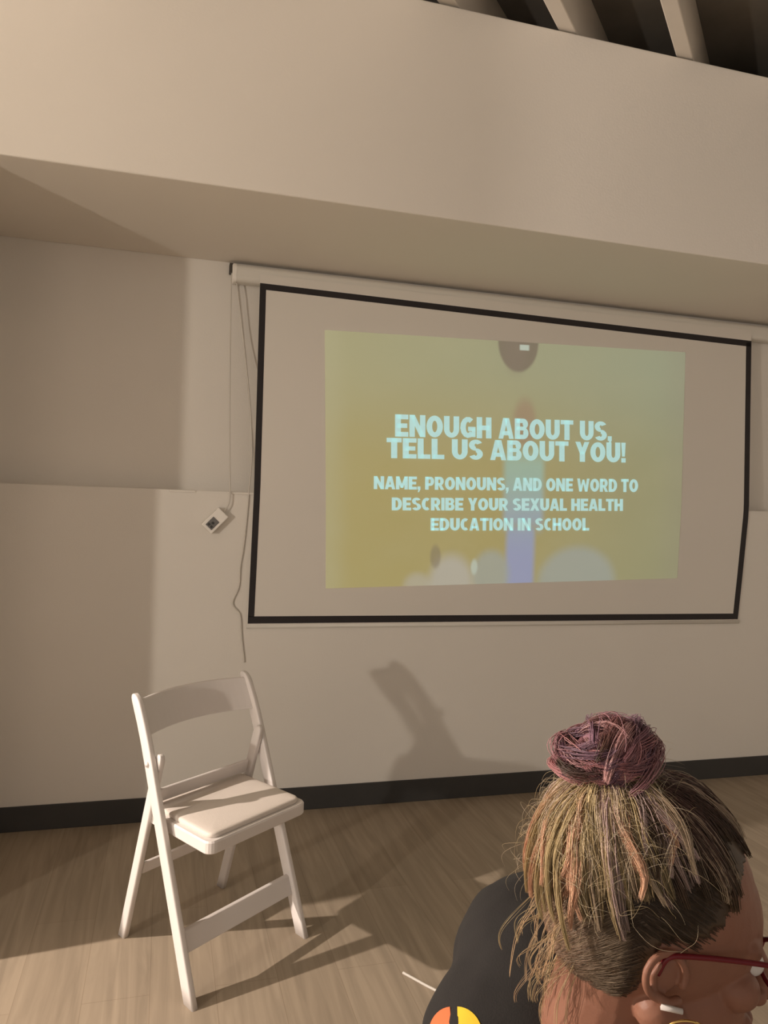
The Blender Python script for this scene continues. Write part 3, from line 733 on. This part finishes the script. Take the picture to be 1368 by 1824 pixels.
# short undercut stubble over the whole scalp
st = Strands(); tries = 0; made = 0
while made < 9000:
    d = Vector((rnd.gauss(0,1), rnd.gauss(0,1), rnd.gauss(0,1))).normalized(); p = on_skull(d, 1.03)
    if p.z < hairline(p.x) - 0.006*rnd.random(): continue
    if p.z > 0.085: continue
    made += 1
    tgt = slerp(d, Vector((-0.75, 0.0, -0.5 if p.x < -0.02 else 0.35)).normalized(), 0.16)
    c = mixc(mixc(BROWN, ASH, rnd.random()*0.7), PEACH, max(0.0, min(0.6, (-p.x-0.05)*14))*rnd.random()) if p.x < -0.03 else mixc(DARK, BROWN, rnd.random())
    st.add([on_skull(d, 1.0), on_skull(slerp(d, tgt, 0.5), 1.045), on_skull(tgt, 1.06)], 0.00035, [c, c, c])
st.build('undercut', hair)
# long hair swept from the hairline up to the bun
sw = Strands(); made = 0
while made < 460:
    d = Vector((rnd.gauss(0,1), rnd.gauss(0,1), rnd.gauss(0,1))).normalized(); p = on_skull(d, 1.0)
    if p.z < max(hairline(p.x), 0.066 if p.x > -0.04 else 0.035): continue
    if d.dot(BD) > 0.97: continue
    made += 1
    front = p.x > -0.01 + 0.02*rnd.random()
    lift = 0.05 + 0.05*rnd.random() if front else 0.07 + 0.20*rnd.random()
    g = [];
    for i in range(11):
        t = i/10; q = slerp(d, BD, t*0.96); g.append(on_skull(q, 1.02 + lift*math.sin(math.pi*min(1, 0.12+(t if front else t**1.4)*0.72)) + 0.02*t) + Vector((noise.noise(p*40+Vector((i,0,0))*0.4), noise.noise(p*40+Vector((0,i,9))*0.4), 0))*0.004)
    if front:
        a = BROWN if rnd.random() < 0.80 else ASH; b = mixc(a, MAUVE, 0.4) ; cols = [mixc(a, b, i/10) for i in range(11)]
    else:
        a = rnd.choice((BLOND, BLOND, ASH, LILAC)); cols = [mixc(mixc(BROWN, a, 0.35+0.65*min(1, i/4)), MAUVE, max(0, i-6)/5) for i in range(11)]
    clump(sw, g, 30, 0.0030, 0.00034, cols)
sw.build('swept_strands', hair)
# locks hanging from under the bun over the back and the near side of the head
lo = Strands()
for k in range(HAIRP['locks']):
    ang = math.radians(rnd.uniform(*HAIRP['lock_ang']))          # 180 = straight back, negative = her right
    el = math.radians(rnd.uniform(-16, 16) if ang < math.radians(-130) else rnd.uniform(12, 42)); d1 = Vector((math.cos(ang)*math.cos(el), math.sin(ang)*math.cos(el), math.sin(el)))
    d0 = slerp(BD, d1, rnd.uniform(0.0, 0.10)); s1 = rnd.uniform(1.12, 1.30)
    back = abs(abs(math.degrees(ang)) - 180) < 50
    g = []; end = rnd.uniform(0.72, 1.0); ph = rnd.random()*6.28; cu = rnd.uniform(0.003, 0.009); fq = rnd.uniform(4, 9)
    for i in range(14):
        t = i/13; q = slerp(d0, d1, t*end); side = q.cross(Vector((0,0,1)))
        if side.length > 1e-5: side.normalize()
        g.append(on_skull(q, 1.13 + (s1-1.13)*math.sin(math.pi*min(1, 0.2+0.65*t))) + side*cu*math.sin(ph + fq*t)*(0.25+t))
    mid = rnd.choice((BLOND, BLOND, ASH) if back else (LILAC, ASH, ASH, BROWN)); tipc = rnd.choice((PEACH, PEACH, PEACH, BLOND) if back else (ASH, LILAC, PEACH, BROWN))
    cols = [mixc(mixc(MAUVE, mid, i/3.0), tipc, (i-4)/4.0) for i in range(14)]
    clump(lo, g, rnd.randint(22, 44), 0.0026, 0.00034, cols, 0.8)
lo.build('loose_locks', hair)
# bun
bu = Blob(); bu.ell(HM @ BUN, (0.031, 0.030, 0.025), H3, 24); bun = bu.build('hair_bun', None, person, 0.004, 3)
bun.data.materials.append(M_HAIR); ca = bun.data.color_attributes.new('dye', 'FLOAT_COLOR', 'POINT')
ca.data.foreach_set('color', [x for v in bun.data.vertices for x in (*mixc(PURP, MAUVE, 0.5), 1.0)])
bs = Strands()
def squash(q): return Vector((q.x*1.18, q.y*1.1, q.z*0.95))
for k in range(120):
    ax = (BD + Vector((rnd.gauss(0,1), rnd.gauss(0,1), rnd.gauss(0,1)))*(0.45 if k % 3 else 1.1)).normalized()
    u = ax.cross(Vector((0.3,1,0.2))).normalized(); v = ax.cross(u); a0 = rnd.random()*6.28; span = rnd.uniform(1.8, 4.2); rr = rnd.uniform(0.023, 0.033); h0 = rnd.uniform(-0.018, 0.018)
    rr = math.sqrt(max(0.0004, rr*rr - h0*h0*0.7)); wob = rnd.uniform(-0.008, 0.008)
    jit = Vector((rnd.gauss(0, 0.006), rnd.gauss(0, 0.005), rnd.gauss(0, 0.003)))
    g = [BUN + squash(jit + ax*(h0 + wob*math.sin(3*i/13)) + (u*math.cos(a0+span*i/13) + v*math.sin(a0+span*i/13))*rr*(1+0.14*math.sin(i*0.7+a0))) for i in range(14)]
    base = rnd.choice((MAUVE, MAUVE, PINK, PURP, BROWN, mixc(PINK, LILAC, 0.4))); alt = rnd.choice((base, base, PINK, PURP))
    clump(bs, g, rnd.randint(26, 44), 0.0032, 0.00034, [mixc(base, alt, i/13) for i in range(14)], 1.0)
bs.build('coiled_strands', bun)
# flyaway wisps round the outline and curls on the nape
wi = Strands()
for k in range(700):
    d = (BD*rnd.uniform(0.1, 1.0) + Vector((rnd.uniform(-1.0, 0.12), rnd.gauss(0, 0.7), rnd.uniform(-0.2, 0.6)))).normalized()
    p = on_skull(d, rnd.uniform(1.12, 1.26)); out = (p - CEN).normalized(); tdir = Vector((rnd.gauss(0,1), rnd.gauss(0,1), rnd.gauss(0,1))).cross(out).normalized(); ln = rnd.uniform(0.02, 0.055); ph = rnd.random()*6.28; oh = rnd.uniform(0.008, 0.026)
    g = [p - out*0.006 + tdir*ln*t + out*(oh*math.sin(math.pi*t*0.8)) + Vector((0,0,1))*0.004*math.sin(ph+4*t) for t in [i/9 for i in range(10)]]
    c = mixc(BLOND, (0.6,0.52,0.40), rnd.random()); wi.add(g, 0.00014, [c]*10)
for k in range(34):
    z0 = rnd.uniform(-0.050, 0.035); y0 = rnd.uniform(-0.060, 0.03); p = on_skull(Vector((-0.95, y0/0.09, (z0-0.04)/0.103)).normalized(), 1.02); ln = rnd.uniform(0.03, 0.085); ph = rnd.random()*6.28; cu = rnd.uniform(0.002, 0.005); fl = rnd.uniform(0.003, 0.034)
    g = [p + Vector((-fl*math.sin(1.9*t), cu*math.cos(ph+5*t)*t, -ln*t)) + Vector((cu*math.sin(ph+5*t)*t, 0, 0)) for t in [i/27 for i in range(28)]]
    c = mixc(BLOND, PEACH, rnd.random()*0.6); clump(wi, g, 4, 0.0012, 0.0002, [c]*28, 1.3)
wi.build('wisps', hair)
